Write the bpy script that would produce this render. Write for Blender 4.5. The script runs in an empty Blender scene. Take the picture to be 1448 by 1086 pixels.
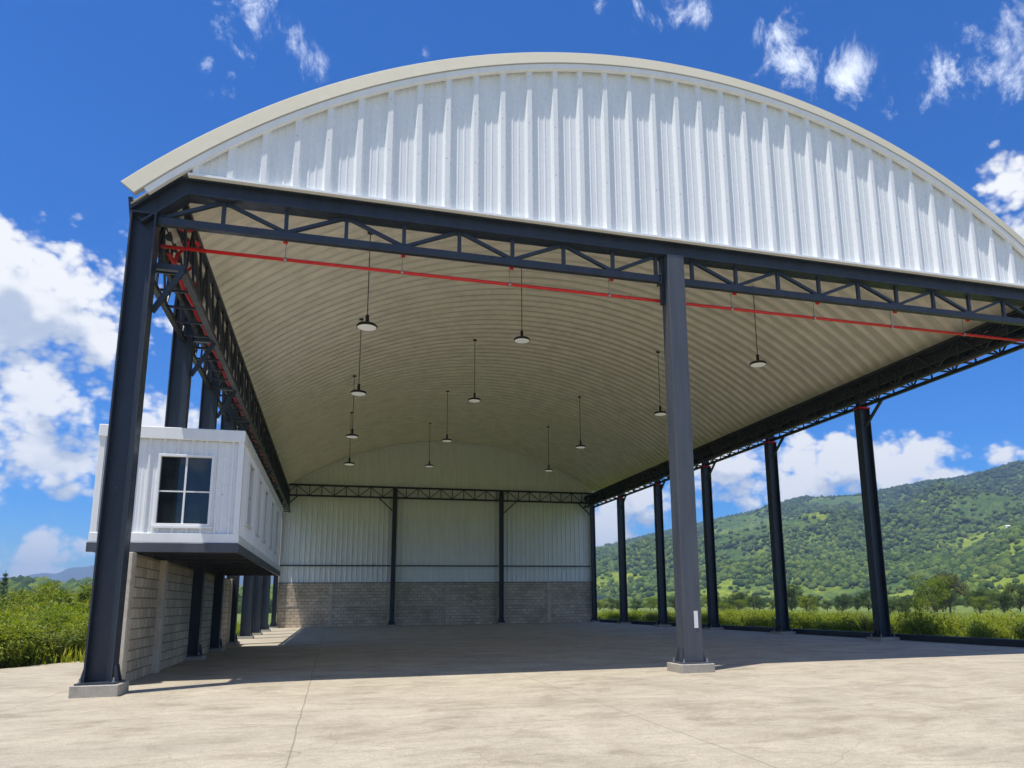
import bpy, bmesh, math, random
import numpy as np
from mathutils import Vector, noise as mnoise
random.seed(7); RNG = np.random.default_rng(7)
SC = bpy.context.scene
COL = SC.collection
PI = math.pi

# ------------------------------------------------------------------ camera numbers (metres, radians)
CAM = np.array([4.2485, -16.7493, 1.6371]); YAW, PIT, ROLL = 0.2808, 0.1898, -0.0115
FPX, PPX, PPY = 1049.76, 774.485, 651.456
F_ = np.array([math.sin(YAW)*math.cos(PIT), math.cos(YAW)*math.cos(PIT), math.sin(PIT)])
R_ = np.array([math.cos(YAW), -math.sin(YAW), 0.]); U_ = np.cross(R_, F_)
R2 = R_*math.cos(ROLL)+U_*math.sin(ROLL); U2 = -R_*math.sin(ROLL)+U_*math.cos(ROLL)
def ray(u, v):
    d = F_*FPX + R2*(u-PPX) - U2*(v-PPY); return d/np.linalg.norm(d)
def on(u, v, ax, val):
    d = ray(u, v); return CAM + d*((val-CAM[ax])/d[ax])
def az_tan(u, v):                       # bearing and slope of a sight line: used to read off distances of far hills
    d = ray(u, v); return math.atan2(d[0], d[1]), d[2]/math.hypot(d[0], d[1])

W, D = 26.17, 45.5
ZB, ZB2, ZT0, ZT = 9.87, 10.05, 10.60, 11.0          # front truss: bottom chord, top beam
AF = (13.2, 15.84, 18.75); AB = (13.7, 15.35, 22.5)   # arch centre x, apex, radius at the front and at the back
def arc(a, x): return a[1]-a[2]+math.sqrt(max(a[2]**2-(x-a[0])**2, 0.01))
def roof_z(x, y):
    t = min(max(y/D, -.05), 1.05); return arc(AF, x)*(1-t)+arc(AB, x)*t

# ------------------------------------------------------------------ materials
def newmat(name):
    m = bpy.data.materials.new(name); m.use_nodes = True
    nt = m.node_tree; b = nt.nodes['Principled BSDF']
    return m, nt, b
class N:
    def __init__(s, nt): s.nt = nt
    def __call__(s, typ, **kw):
        n = s.nt.nodes.new(typ)
        for k, v in kw.items():
            if k == 'i':
                for a, b in v.items():
                    if isinstance(b, bpy.types.NodeSocket): s.nt.links.new(b, n.inputs[a])
                    else: n.inputs[a].default_value = b
            else: setattr(n, k, v)
        return n
    def link(s, a, b): s.nt.links.new(a, b)
    def math(s, op, a, b=0., c=None, clamp=False):
        n = s('ShaderNodeMath', operation=op, use_clamp=clamp)
        for i, x in enumerate((a, b) if c is None else (a, b, c)):
            if isinstance(x, bpy.types.NodeSocket): s.nt.links.new(x, n.inputs[i])
            else: n.inputs[i].default_value = x
        return n.outputs[0]
    def ramp(s, fac, stops, interp='LINEAR'):
        n = s('ShaderNodeValToRGB'); cr = n.color_ramp; cr.interpolation = interp
        while len(cr.elements) < len(stops): cr.elements.new(.5)
        for e, (p, c) in zip(cr.elements, stops):
            e.position = p; e.color = (*c, 1) if len(c) == 3 else c
        s.nt.links.new(fac, n.inputs[0]); return n.outputs[0]
    def mix(s, fac, a, b, mode='MIX'):
        n = s('ShaderNodeMix', data_type='RGBA', blend_type=mode)
        for k, x in ((0, fac), (6, a), (7, b)):
            if isinstance(x, bpy.types.NodeSocket): s.nt.links.new(x, n.inputs[k])
            else: n.inputs[k].default_value = x if k == 0 else ((*x, 1) if len(x) == 3 else x)
        return n.outputs[2]
    def noise(s, vec, scale, detail=4, rough=.55, dist=0.):
        n = s('ShaderNodeTexNoise'); n.inputs['Scale'].default_value = scale; n.inputs['Detail'].default_value = detail
        n.inputs['Roughness'].default_value = rough; n.inputs['Distortion'].default_value = dist
        if vec is not None: s.nt.links.new(vec, n.inputs['Vector'])
        return n.outputs['Fac']
    def mapping(s, vec, scale=(1, 1, 1), loc=(0, 0, 0), rot=(0, 0, 0)):
        n = s('ShaderNodeMapping'); n.inputs['Scale'].default_value = scale; n.inputs['Location'].default_value = loc
        n.inputs['Rotation'].default_value = rot; s.nt.links.new(vec, n.inputs['Vector']); return n.outputs[0]
    def bump(s, h, strength, dist, bsdf):
        n = s('ShaderNodeBump'); n.inputs['Strength'].default_value = strength; n.inputs['Distance'].default_value = dist
        s.nt.links.new(h, n.inputs['Height']); s.nt.links.new(n.outputs[0], bsdf.inputs['Normal'])

def paint(name, col, rough=.45, var=.25, sc=1.5, chips=None, metallic=0., streak=True, spec=.5, screws=None):
    m, nt, b = newmat(name); n = N(nt)
    pos = n('ShaderNodeNewGeometry').outputs['Position']
    a = n.noise(n.mapping(pos, (sc*2, sc*2, sc*.25)) if streak else pos, 1 if streak else sc, 6, .65)
    dark = tuple(c*(1-var) for c in col); light = tuple(min(1, c*(1+var*.7)) for c in col)
    c = n.ramp(a, [(.3, dark), (.5, col), (.72, light)])
    if chips:
        k = n.ramp(n.noise(pos, 9, 5, .7), [(.68, (0, 0, 0)), (.71, (1, 1, 1))])
        c = n.mix(k, c, chips)
    if screws:                                          # fastener heads with a little rust, in rows
        sx = n('ShaderNodeSeparateXYZ', i={0: pos}); t = []
        for ax, per, off, rad_ in screws:
            f = n.math('FRACT', n.math('ADD', n.math('DIVIDE', sx.outputs[ax], per), off))
            t.append(n.math('LESS_THAN', n.math('ABSOLUTE', n.math('SUBTRACT', f, .5)), rad_/per))
        k = n.math('MULTIPLY', n.math('MULTIPLY', t[0], t[1]), n.math('GREATER_THAN', n.noise(pos, .8, 2), .42))
        c = n.mix(n.math('MULTIPLY', k, .4), c, tuple(x*.25 for x in col))
    n.link(c, b.inputs['Base Color'])
    r = n.ramp(n.noise(pos, 6, 4), [(.3, (rough-.1,)*3), (.7, (rough+.12,)*3)])
    n.link(r, b.inputs['Roughness']); b.inputs['Metallic'].default_value = metallic
    b.inputs['Specular IOR Level'].default_value = spec
    return m
M = {}
M['steel'] = paint('steel_navy', (.023, .031, .044), .42, .35, 1.6, chips=(.07, .075, .085))
M['steel_black'] = paint('steel_black', (.016, .019, .025), .5, .3)
M['column_grey'] = paint('column_grey', (.064, .073, .089), .5, .22, 2.2, chips=(.11, .11, .11))
M['sheet'] = paint('sheet_white', (.80, .82, .82), .30, .05, 2.5, screws=((0, .695, .12, .02), (2, 1.35, .35, .02)))
M['sheet_wall'] = paint('sheet_wall', (.87, .87, .86), .36, .07, 2.0)
M['roof_sheet'] = paint('roof_sheet', (.86, .805, .71), .45, .13, 1.2, streak=False, screws=((0, 2.35, .1, .035), (1, .62, .5, .035)))
M['fascia'] = paint('fascia_beige', (.43, .405, .325), .8, .015, .4, spec=.1)
M['trim'] = paint('trim_white', (.82, .83, .82), .35, .06)
M['red'] = paint('pipe_red', (.62, .012, .008), .35, .12, 2, streak=False)
M['zinc'] = paint('zinc_rod', (.35, .35, .35), .4, .2, metallic=.6)
M['lamp_black'] = paint('lamp_black', (.012, .012, .013), .4, .2)
M['rubber'] = paint('dark_soffit', (.05, .05, .052), .6, .3)
def lens():
    m, nt, b = newmat('lamp_lens'); b.inputs['Base Color'].default_value = (.85, .84, .8, 1); b.inputs['Roughness'].default_value = .3
    n = N(nt); pos = n('ShaderNodeTexCoord').outputs['Object']
    n.link(n.ramp(n.noise(pos, 25, 3), [(.4, (.78, .77, .73)), (.6, (.88, .87, .84))]), b.inputs['Base Color'])
    b.inputs['Emission Color'].default_value = (1., .96, .88, 1); b.inputs['Emission Strength'].default_value = .12; return m
M['lens'] = lens()
def glass():
    m, nt, b = newmat('window_glass'); n = N(nt)
    pos = n('ShaderNodeNewGeometry').outputs['Position']
    n.link(n.ramp(n.noise(pos, 1.2, 3), [(.3, (.008, .012, .014)), (.7, (.02, .026, .028))]), b.inputs['Base Color'])
    b.inputs['Roughness'].default_value = .04; b.inputs['IOR'].default_value = 1.6
    n.bump(n.noise(pos, .9, 2), .06, .05, b); return m
M['glass'] = glass()
M['glass_side'] = paint('glass_side', (.012, .016, .02), .25, .3, spec=.12)

def concrete(name, base, joints=False, stains=True):
    m, nt, b = newmat(name); n = N(nt)
    pos = n('ShaderNodeNewGeometry').outputs['Position']
    big = n.noise(pos, .18, 5, .6)
    mid = n.noise(n.mapping(pos, (.75, 1.35, 1), rot=(0, 0, .25)), 1, 8, .68, .6)
    fine = n.noise(pos, 9, 8, .8)
    c1 = n.ramp(mid, [(.28, tuple(x*.55 for x in base)), (.44, tuple(x*.85 for x in base)), (.56, base), (.72, tuple(min(1, x*1.2) for x in base))])
    c2 = n.mix(.42, c1, n.ramp(big, [(.3, tuple(x*.72 for x in base)), (.5, base), (.7, (base[0]*1.08, base[1]*1.06, base[2]*1.0))]))
    c3 = n.mix(.55, c2, n.ramp(fine, [(.3, tuple(x*.6 for x in base)), (.55, base), (.75, tuple(min(1, x*1.15) for x in base))]))
    h = n.math('ADD', n.math('MULTIPLY', mid, .6), n.math('MULTIPLY', fine, .5))
    if stains:
        st = n.noise(n.mapping(pos, (.7, 1.7, 1), rot=(0, 0, -.15)), .8, 8, .72, 1.5)
        c3 = n.mix(n.ramp(st, [(.50, (0, 0, 0)), (.66, (.62, .62, .62))]), c3, (base[0]*.52, base[1]*.48, base[2]*.42))
        sp = n.noise(pos, 3.3, 3, .5)
        c3 = n.mix(n.ramp(sp, [(.70, (0, 0, 0)), (.74, (.5, .5, .5))]), c3, (base[0]*.55, base[1]*.5, base[2]*.42))
    if joints:
        sx = n('ShaderNodeSeparateXYZ', i={0: pos})
        wob = n.math('MULTIPLY', n.math('SUBTRACT', n.noise(pos, .5, 3), .5), .12)
        masks = []
        for ax, period, off in ((0, 4.72, 3.87), (1, 5.4, -.95)):
            x = n.math('ADD', sx.outputs[ax], wob)
            f = n.math('FRACT', n.math('DIVIDE', n.math('SUBTRACT', x, off-period/2), period))
            dd = n.math('MULTIPLY', n.math('ABSOLUTE', n.math('SUBTRACT', f, .5)), period)
            masks.append(n.math('LESS_THAN', dd, .0095))
        jm = n.math('MAXIMUM', masks[0], masks[1])
        bl = n.noise(pos, .75, 8, .75, .5)
        c3 = n.mix(.62, c3, n.ramp(bl, [(.30, (.50, .475, .43)), (.44, (.85, .835, .81)), (.54, (1., 1., 1.)), (.66, (1.16, 1.15, 1.12))]), 'MULTIPLY')
        c3 = n.mix(n.ramp(n.noise(n.mapping(pos, (1, 1, 1), (13, 5, 0)), .22, 4, .6), [(.56, (0, 0, 0)), (.66, (.35, .35, .35))]), c3, (base[0]*.6, base[1]*.6, base[2]*.6))
        gr = n.noise(pos, 34, 4, .7)
        c3 = n.mix(.7, c3, n.ramp(gr, [(.34, (.55, .53, .50)), (.46, (.95, .95, .94)), (.66, (1.12, 1.12, 1.1))]), 'MULTIPLY')
        # hairline cracks
        vor = n('ShaderNodeTexVoronoi', feature='DISTANCE_TO_EDGE'); vor.inputs['Scale'].default_value = .34
        warp = n.mix(.35, pos, n('ShaderNodeTexNoise', i={'Vector': pos, 'Scale': 1.6, 'Detail': 6.}).outputs['Color'], 'ADD')
        n.link(warp, vor.inputs['Vector'])
        cr = n.math('MULTIPLY', n.math('LESS_THAN', vor.outputs['Distance'], .0022), n.math('GREATER_THAN', n.noise(pos, .35, 2), .5))
        c3 = n.mix(n.math('MULTIPLY', jm, .7), c3, tuple(x*.38 for x in base))
        c3 = n.mix(n.math('MULTIPLY', cr, .35), c3, tuple(x*.35 for x in base))
        h = n.math('SUBTRACT', h, n.math('MULTIPLY', jm, 1.2))
    n.link(c3, b.inputs['Base Color']); b.inputs['Roughness'].default_value = .82
    n.bump(h, .5, .012, b); return m
M['pavement'] = concrete('slab_concrete', (.43, .378, .285), True)
M['concrete'] = concrete('cast_concrete', (.40, .37, .31))
M['post'] = concrete('post_concrete', (.60, .53, .42))
def blocks(name, base, axis, bw=.4, bh=.2, dirt=.5):
    m, nt, b = newmat(name); n = N(nt)
    pos = n('ShaderNodeNewGeometry').outputs['Position']; s = n('ShaderNodeSeparateXYZ', i={0: pos})
    cv = n('ShaderNodeCombineXYZ', i={0: s.outputs[axis], 1: s.outputs[2]})
    wob = n.mix(.02, cv.outputs[0], n('ShaderNodeTexNoise', i={'Vector': pos, 'Scale': 3., 'Detail': 3.}).outputs['Color'], 'ADD')
    br = n('ShaderNodeTexBrick', i={'Vector': wob, 'Scale': 1., 'Mortar Size': .016, 'Mortar Smooth': .3, 'Bias': 0., 'Brick Width': bw, 'Row Height': bh,
        'Color1': (*base, 1), 'Color2': (*[x*.74 for x in base], 1), 'Mortar': (*[x*.42 for x in base], 1)})
    big = n.noise(pos, .6, 6, .65); fine = n.noise(pos, 12, 6, .75)
    c = n.mix(.7, br.outputs['Color'], n.ramp(big, [(.3, (.55, .53, .5)), (.6, (1, 1, 1))]), 'MULTIPLY')
    c = n.mix(.6, c, n.ramp(fine, [(.3, (.6, .58, .55)), (.6, (1, 1, 1))]), 'MULTIPLY')
    holes = n.ramp(n.noise(n.mapping(cv.outputs[0], (1.6, 3.2, 1)), 1.2, 4, .6), [(.66, (0, 0, 0)), (.70, (1, 1, 1))])
    c = n.mix(n.math('MULTIPLY', holes, dirt), c, (base[0]*.2, base[1]*.19, base[2]*.18))
    n.link(c, b.inputs['Base Color']); b.inputs['Roughness'].default_value = .92
    h = n.math('ADD', n.math('MULTIPLY', br.outputs['Fac'], -1.), n.math('MULTIPLY', fine, .6))
    n.bump(h, .9, .02, b); return m
M['block_side'] = blocks('block_side', (.76, .62, .43), 1, .4, .235, .15)
M['block_back'] = blocks('block_back', (.76, .63, .48), 0, .5, .25, .8)

def leafmat(name, cols, trans=.35, rough=.5):
    m, nt, b = newmat(name); n = N(nt)
    pos = n('ShaderNodeNewGeometry').outputs['Position']; oi = n('ShaderNodeObjectInfo').outputs['Random']
    rnd = n('ShaderNodeNewGeometry').outputs['Random Per Island']
    f = n.math('ADD', n.math('MULTIPLY', rnd, .55), n.math('ADD', n.math('MULTIPLY', n.noise(pos, 1.1, 3), .45), n.math('MULTIPLY', n.math('SUBTRACT', oi, .5), .25)))
    k = len(cols)-1
    c = n.ramp(f, [(.15+.7*i/k, q) for i, q in enumerate(cols)])
    n.link(c, b.inputs['Base Color']); b.inputs['Roughness'].default_value = rough; b.inputs['Specular IOR Level'].default_value = .35
    tr = n('ShaderNodeBsdfTranslucent', i={'Color': n.mix(1., c, (1.5, 1.5, .6), 'MULTIPLY')})
    mx = n('ShaderNodeMixShader', i={0: trans, 1: b.outputs[0], 2: tr.outputs[0]})
    out = [x for x in nt.nodes if x.type == 'OUTPUT_MATERIAL'][0]; n.link(mx.outputs[0], out.inputs[0]); return m
M['leaf'] = leafmat('leaf_green', [(.05, .09, .008), (.11, .17, .012), (.20, .245, .016), (.29, .27, .035)], .42)
M['leaf_bright'] = leafmat('leaf_bright', [(.075, .13, .010), (.16, .225, .015), (.26, .30, .02), (.35, .32, .05)], .42)
M['grass_blade'] = leafmat('grass_blade', [(.10, .16, .010), (.21, .28, .015), (.32, .36, .025), (.42, .36, .07)], .5)
M['leaf_dark'] = leafmat('leaf_dark', [(.018, .04, .010), (.035, .07, .014), (.06, .10, .02), (.09, .12, .025)], .25)
M['leaf_brown'] = leafmat('leaf_brown', [(.04, .045, .012), (.08, .07, .02), (.13, .09, .03), (.12, .13, .03)], .2)
M['bark'] = paint('bark', (.10, .075, .05), .9, .35, 4)

def meadow():
    m, nt, b = newmat('meadow'); n = N(nt)
    pos = n('ShaderNodeNewGeometry').outputs['Position']
    c = n.ramp(n.noise(pos, .35, 8, .7), [(.3, (.06, .095, .012)), (.5, (.12, .165, .02)), (.7, (.19, .21, .035))])
    n.link(c, b.inputs['Base Color']); b.inputs['Roughness'].default_value = .95
    n.bump(n.noise(pos, 4, 5), .8, .1, b); return m
M['meadow'] = meadow()
def hillmat():
    m, nt, b = newmat('hill_cover'); n = N(nt)
    pos = n('ShaderNodeNewGeometry').outputs['Position']
    at = n('ShaderNodeAttribute', attribute_name='field').outputs['Fac']
    big = n.noise(pos, .006, 8, .6, .4); mid = n.noise(pos, .022, 6, .65); fine = n.noise(pos, .12, 5, .7)
    forest = n.ramp(fine, [(.3, (.026, .056, .015)), (.5, (.06, .108, .022)), (.7, (.11, .165, .03))])
    field = n.ramp(n.math('ADD', n.math('MULTIPLY', mid, .6), n.math('MULTIPLY', fine, .4)), [(.32, (.085, .15, .016)), (.5, (.19, .25, .022)), (.62, (.28, .315, .03)), (.75, (.36, .30, .08))])
    fm = n.ramp(n.math('ADD', n.math('ADD', n.math('MULTIPLY', big, .48), n.math('MULTIPLY', n.math('ADD', n.math('MULTIPLY', mid, .7), n.math('MULTIPLY', fine, .3)), .42)), n.math('MULTIPLY', at, .33)), [(.47, (0, 0, 0)), (.58, (1, 1, 1))])
    c = n.mix(fm, forest, field)
    earth = n.ramp(n.noise(n.mapping(pos, (1, 1, 1), (40, 7, 3)), .013, 5, .6), [(.71, (0, 0, 0)), (.74, (.7, .7, .7))])
    c = n.mix(earth, c, (.22, .14, .07))
    n.link(c, b.inputs['Base Color']); b.inputs['Roughness'].default_value = .95; b.inputs['Specular IOR Level'].default_value = .15
    n.bump(n.math('ADD', n.math('MULTIPLY', mid, 1.), n.math('MULTIPLY', fine, .5)), 1., 9., b); return m
M['hill'] = hillmat()
M['hill_far'] = paint('hill_far', (.016, .034, .022), .95, .35, .01, streak=False, spec=.1)
def canopy(name, cols):
    m, nt, b = newmat(name); n = N(nt)
    pos = n('ShaderNodeNewGeometry').outputs['Position']; rnd = n('ShaderNodeNewGeometry').outputs['Random Per Island']
    f = n.math('ADD', n.math('MULTIPLY', rnd, .6), n.math('MULTIPLY', n.noise(pos, .3, 5, .7), .45))
    hz_ = n('ShaderNodeMapRange', i={0: n('ShaderNodeSeparateXYZ', i={0: pos}).outputs[2], 1: 60., 2: 210., 3: 0., 4: 1.}).outputs[0]
    low = n.ramp(f, [(.2, cols[0]), (.5, cols[1]), (.8, cols[2])]); high = n.ramp(f, [(.2, (.010, .028, .013)), (.5, (.022, .050, .020)), (.8, (.045, .082, .026))])   # denser evergreen wood higher up
    n.link(n.mix(hz_, low, high), b.inputs['Base Color'])
    b.inputs['Roughness'].default_value = .9; b.inputs['Specular IOR Level'].default_value = .15
    n.bump(n.noise(pos, .6, 4, .7), 1., 1.5, b); return m
M['canopy'] = canopy('forest_canopy', [(.020, .046, .010), (.058, .10, .018), (.13, .175, .026)])
M['house'] = paint('house_white', (.8, .79, .76), .6, .05)
M['tile'] = paint('house_roof', (.32, .16, .10), .7, .2)
M['notice'] = paint('notice_paper', (.72, .74, .74), .5, .12, 8, streak=False)
M['rust'] = paint('rust_brown', (.20, .10, .055), .8, .4, 3)

# ------------------------------------------------------------------ mesh helpers
class MB:
    def __init__(s): s.v = []; s.f = []
    def add(s, vs, fs):
        o = len(s.v); s.v += [tuple(map(float, p)) for p in vs]; s.f += [tuple(i+o for i in f) for f in fs]; return s
    def box(s, x0, x1, y0, y1, z0, z1):
        return s.add([(x0, y0, z0), (x1, y0, z0), (x1, y1, z0), (x0, y1, z0), (x0, y0, z1), (x1, y0, z1), (x1, y1, z1), (x0, y1, z1)],
                     [(0, 3, 2, 1), (4, 5, 6, 7), (0, 1, 5, 4), (1, 2, 6, 5), (2, 3, 7, 6), (3, 0, 4, 7)])
    def bar(s, a, b, w, h=None, up=(0, 0, 1)):          # square bar from a to b
        h = h or w; a = np.array(a, float); b = np.array(b, float); d = b-a; d /= np.linalg.norm(d)
        up = np.array(up, float)
        if abs(d@up) > .95: up = np.array([0, 1., 0])
        r = np.cross(d, up); r /= np.linalg.norm(r); u = np.cross(r, d)
        pts = [p+r*i*w/2+u*j*h/2 for p in (a, b) for i, j in ((-1, -1), (1, -1), (1, 1), (-1, 1))]
        return s.add(pts, [(0, 1, 2, 3), (7, 6, 5, 4), (0, 4, 5, 1), (1, 5, 6, 2), (2, 6, 7, 3), (3, 7, 4, 0)])
    def tube(s, pts, r, n=8, caps=True):
        pts = [np.array(p, float) for p in pts]; rs = r if hasattr(r, '__len__') else [r]*len(pts)
        rings = []
        for i, p in enumerate(pts):
            d = pts[min(i+1, len(pts)-1)]-pts[max(i-1, 0)]; d /= np.linalg.norm(d)
            up = np.array([0, 0, 1.]) if abs(d[2]) < .9 else np.array([1., 0, 0])
            a = np.cross(d, up); a /= np.linalg.norm(a); b = np.cross(a, d)
            rings.append([p+rs[i]*(a*math.cos(2*PI*k/n)+b*math.sin(2*PI*k/n)) for k in range(n)])
        vs = [q for r_ in rings for q in r_]; fs = []
        for i in range(len(pts)-1):
            for k in range(n): fs.append((i*n+k, i*n+(k+1) % n, (i+1)*n+(k+1) % n, (i+1)*n+k))
        if caps: fs += [tuple(range(n))[::-1], tuple((len(pts)-1)*n+k for k in range(n))]
        return s.add(vs, fs)
    def lathe(s, prof, n=24, c=(0, 0, 0)):
        vs = [(c[0]+r*math.cos(2*PI*k/n), c[1]+r*math.sin(2*PI*k/n), c[2]+z) for r, z in prof for k in range(n)]
        fs = [(i*n+k, i*n+(k+1) % n, (i+1)*n+(k+1) % n, (i+1)*n+k) for i in range(len(prof)-1) for k in range(n)]
        return s.add(vs, fs)
    def grid(s, P):                                      # P[i][j] points
        a, b = len(P), len(P[0])
        return s.add([p for r in P for p in r], [(i*b+j, i*b+j+1, (i+1)*b+j+1, (i+1)*b+j) for i in range(a-1) for j in range(b-1)])
    def prism(s, poly, z0, z1):
        n = len(poly)
        return s.add([(x, y, z0) for x, y in poly]+[(x, y, z1) for x, y in poly],
                     [tuple(range(n))[::-1], tuple(range(n, 2*n))]+[(i, (i+1) % n, n+(i+1) % n, n+i) for i in range(n)])
    def build(s, name, mat, parent=None, smooth=False, bevel=0.):
        me = bpy.data.meshes.new(name); me.from_pydata(s.v, [], s.f); me.update()
        if bevel or True:
            bm = bmesh.new(); bm.from_mesh(me)
            if bevel:
                es = [e for e in bm.edges if len(e.link_faces) == 2 and e.calc_face_angle(0) > .6]
                bmesh.ops.bevel(bm, geom=es, offset=bevel, segments=1, affect='EDGES', clamp_overlap=True)
            bmesh.ops.recalc_face_normals(bm, faces=bm.faces); bm.to_mesh(me); bm.free()
        me.materials.append(M[mat] if isinstance(mat, str) else mat)
        if smooth: me.polygons.foreach_set('use_smooth', [True]*len(me.polygons))
        o = bpy.data.objects.new(name, me); COL.objects.link(o)
        if parent is not None: o.parent = parent
        return o
def tag(o, label=None, cat=None, group=None, kind=None):
    for k, v in (('label', label), ('category', cat), ('group', group), ('kind', kind)):
        if v: o[k] = v
    return o
def empty(name, loc=(0, 0, 0), label=None, cat=None, group=None, parent=None):
    o = bpy.data.objects.new(name, None); COL.objects.link(o); o.location = loc; o.empty_display_size = .2
    if parent is not None: o.parent = parent
    return tag(o, label, cat, group)
def dup(root, loc, rotz=0, scale=None, label=None, group=None):
    def cp(o, par):
        c = o.copy(); COL.objects.link(c)
        if par is not None: c.parent = par
        for ch in o.children: cp(ch, c)
        return c
    r = cp(root, None); r.location = loc; r.rotation_euler = (0, 0, rotz)
    if scale is not None: r.scale = scale if hasattr(scale, '__len__') else (scale,)*3
    return tag(r, label, None, group)

# ------------------------------------------------------------------ world: sky and clouds
SUN = Vector((-.245, -.15, 1)).normalized()
def make_world():
    w = bpy.data.worlds.new('World'); SC.world = w; w.use_nodes = True; nt = w.node_tree; nt.nodes.clear(); n = N(nt)
    sky = n('ShaderNodeTexSky', sky_type='NISHITA', sun_disc=False)
    sky.sun_elevation = math.asin(SUN.z); sky.sun_rotation = math.atan2(SUN.x, SUN.y)
    sky.altitude = 900; sky.air_density = 1.0; sky.dust_density = .35; sky.ozone_density = 3.0
    hs = n('ShaderNodeHueSaturation', i={'Saturation': 1.95, 'Value': .88, 'Color': sky.outputs[0]})
    # cloud field: blobs of direction (azimuth and height on the sky), broken up by noise
    B = [  # px, py, half width, half height, weight
        (60, 430, 125, 95, 1.15), (15, 365, 60, 60, .9), (40, 560, 150, 70, 1.05), (130, 500, 70, 60, .9), (60, 640, 110, 50, .95), (230, 610, 90, 55, .9), (10, 480, 90, 90, 1.0),
        (330, 600, 60, 50, .7), (235, 560, 34, 30, .55),
        (105, 690, 50, 16, .7), (60, 785, 100, 26, .95), (130, 775, 60, 26, .85), (-60, 700, 60, 60, .8),
        (900, 705, 80, 45, .9), (1010, 660, 90, 60, .95), (1120, 655, 80, 40, .95), (1190, 655, 70, 45, 1.0), (1270, 660, 60, 42, 1.05), (1290, 640, 34, 24, .9), (1150, 690, 110, 26, .9),
        (1330, 675, 46, 18, .7), (1065, 712, 40, 18, .85), (860, 745, 60, 34, .9), (940, 720, 60, 26, .8), (1420, 645, 24, 12, .55),
        (1425, 265, 38, 34, .8), (1480, 320, 40, 34, .8)]
    FILL_CLOUDS = [((-.20, -.95, .22), .13, 1.0), ((-.05, -.97, .16), .10, .9), ((.25, -.9, .30), .16, 1.), ((-.45, -.8, .3), .14, 1.), ((.6, -.7, .25), .16, 1.), ((.1, -.8, .55), .12, .8),
            ((-.9, -.3, .45), .55, .9), ((.8, -.5, .6), .5, .9), ((0, -.7, .9), .4, .8), ((.95, .1, .35), .3, .8), ((-.6, -.8, .8), .4, .8), ((.3, -.95, .5), .35, .9), ((-.95, .25, .25), .3, .8)]   # unseen clouds, added to brighten the shade and facade and show in the glass
    Wsp = [(345, 30, 85, 52, .85), (395, 30, 40, 28, .6), (945, 28, 75, 30, .75), (1075, 45, 40, 45, .75), (1120, 85, 45, 42, .85), (1190, 105, 26, 22, .6), (1410, 90, 60, 60, .95), (845, 8, 20, 14, .6), (290, 88, 20, 12, .5)]
    def group(name, blobs, scale, stretch, namp, detail, rough, billow):
        g = bpy.data.node_groups.new(name, 'ShaderNodeTree')
        g.interface.new_socket('Vector', in_out='INPUT', socket_type='NodeSocketVector')
        g.interface.new_socket('Density', in_out='OUTPUT', socket_type='NodeSocketFloat')
        m = N(g); gi = m('NodeGroupInput'); go = m('NodeGroupOutput'); v = gi.outputs[0]
        acc = None; sz = 1.45
        p_ = m('ShaderNodeVectorMath', operation='MULTIPLY', i={0: v, 1: (1, 1, sz)}).outputs[0]
        extra = [(np.array(c_)/np.linalg.norm(c_), rd, wt) for c_, rd, wt in FILL_CLOUDS] if billow else []
        for c, rad, wt in [(ray(px, py), (rx*ry*sz)**.5*(ray(px, py)@F_)/FPX*(1.55 if billow else 1.1), wt*(1 if billow else .85)) for px, py, rx, ry, wt in blobs]+extra:
            dd = m('ShaderNodeVectorMath', operation='DISTANCE', i={0: p_, 1: (c[0], c[1], c[2]*sz)}).outputs['Value']
            val = m.math('MULTIPLY_ADD', dd, -wt/rad, wt)
            acc = val if acc is None else m.math('MAXIMUM', acc, val)
        mp = m.mapping(v, stretch)
        nz = m.noise(mp, scale, detail, rough, .35)
        if billow:
            vo = m('ShaderNodeTexVoronoi', feature='F1', i={'Vector': mp, 'Scale': scale*2.6, 'Detail': 2., 'Roughness': .6}).outputs['Distance']
            nz = m.math('ADD', nz, m.math('MULTIPLY', m.math('SUBTRACT', .98, vo), billow))
        nz2 = m.noise(mp, scale*.35, 2, .5)
        d = m.math('ADD', m.math('MAXIMUM', acc, -.8), m.math('ADD', m.math('MULTIPLY', m.math('SUBTRACT', nz, .5), namp), m.math('MULTIPLY', m.math('SUBTRACT', nz2, .5), namp*.6)))
        m.link(d, go.inputs[0]); return g
    tc = n('ShaderNodeTexCoord').outputs['Generated']
    nv = n('ShaderNodeVectorMath', operation='NORMALIZE', i={0: tc}).outputs[0]
    G = group('cumulus', B, 13, (1, 1, 1.3), 1.8, 6, .60, .30); Gs = group('cumulus_shade', B, 13, (1, 1, 1.3), 1.9, 2, .6, .001)
    g1 = n('ShaderNodeGroup', node_tree=G, i={0: nv}).outputs[0]
    off = n('ShaderNodeVectorMath', operation='ADD', i={0: nv, 1: (-.022, -.01, .05)}).outputs[0]
    g2 = n('ShaderNodeGroup', node_tree=Gs, i={0: off}).outputs[0]
    Gw = group('wisp', Wsp, 10, (1.6, 1.6, .8), 4.6, 8, .70, .0)
    gw = n('ShaderNodeGroup', node_tree=Gw, i={0: nv}).outputs[0]
    def sstep(x, a, b):
        r = n('ShaderNodeMapRange', interpolation_type='SMOOTHSTEP', i={0: x, 1: a, 2: b, 3: 0., 4: 1.}); return r.outputs[0]
    alpha = sstep(g1, .22, .70)
    aw = n.math('MULTIPLY', sstep(gw, .22, 1.35), .9)
    shade = sstep(n.math('SUBTRACT', g2, n.math('MULTIPLY', g1, .45)), .20, .66)
    ccol = n.mix(shade, (.68, .68, .675), (.36, .405, .49))
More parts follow.
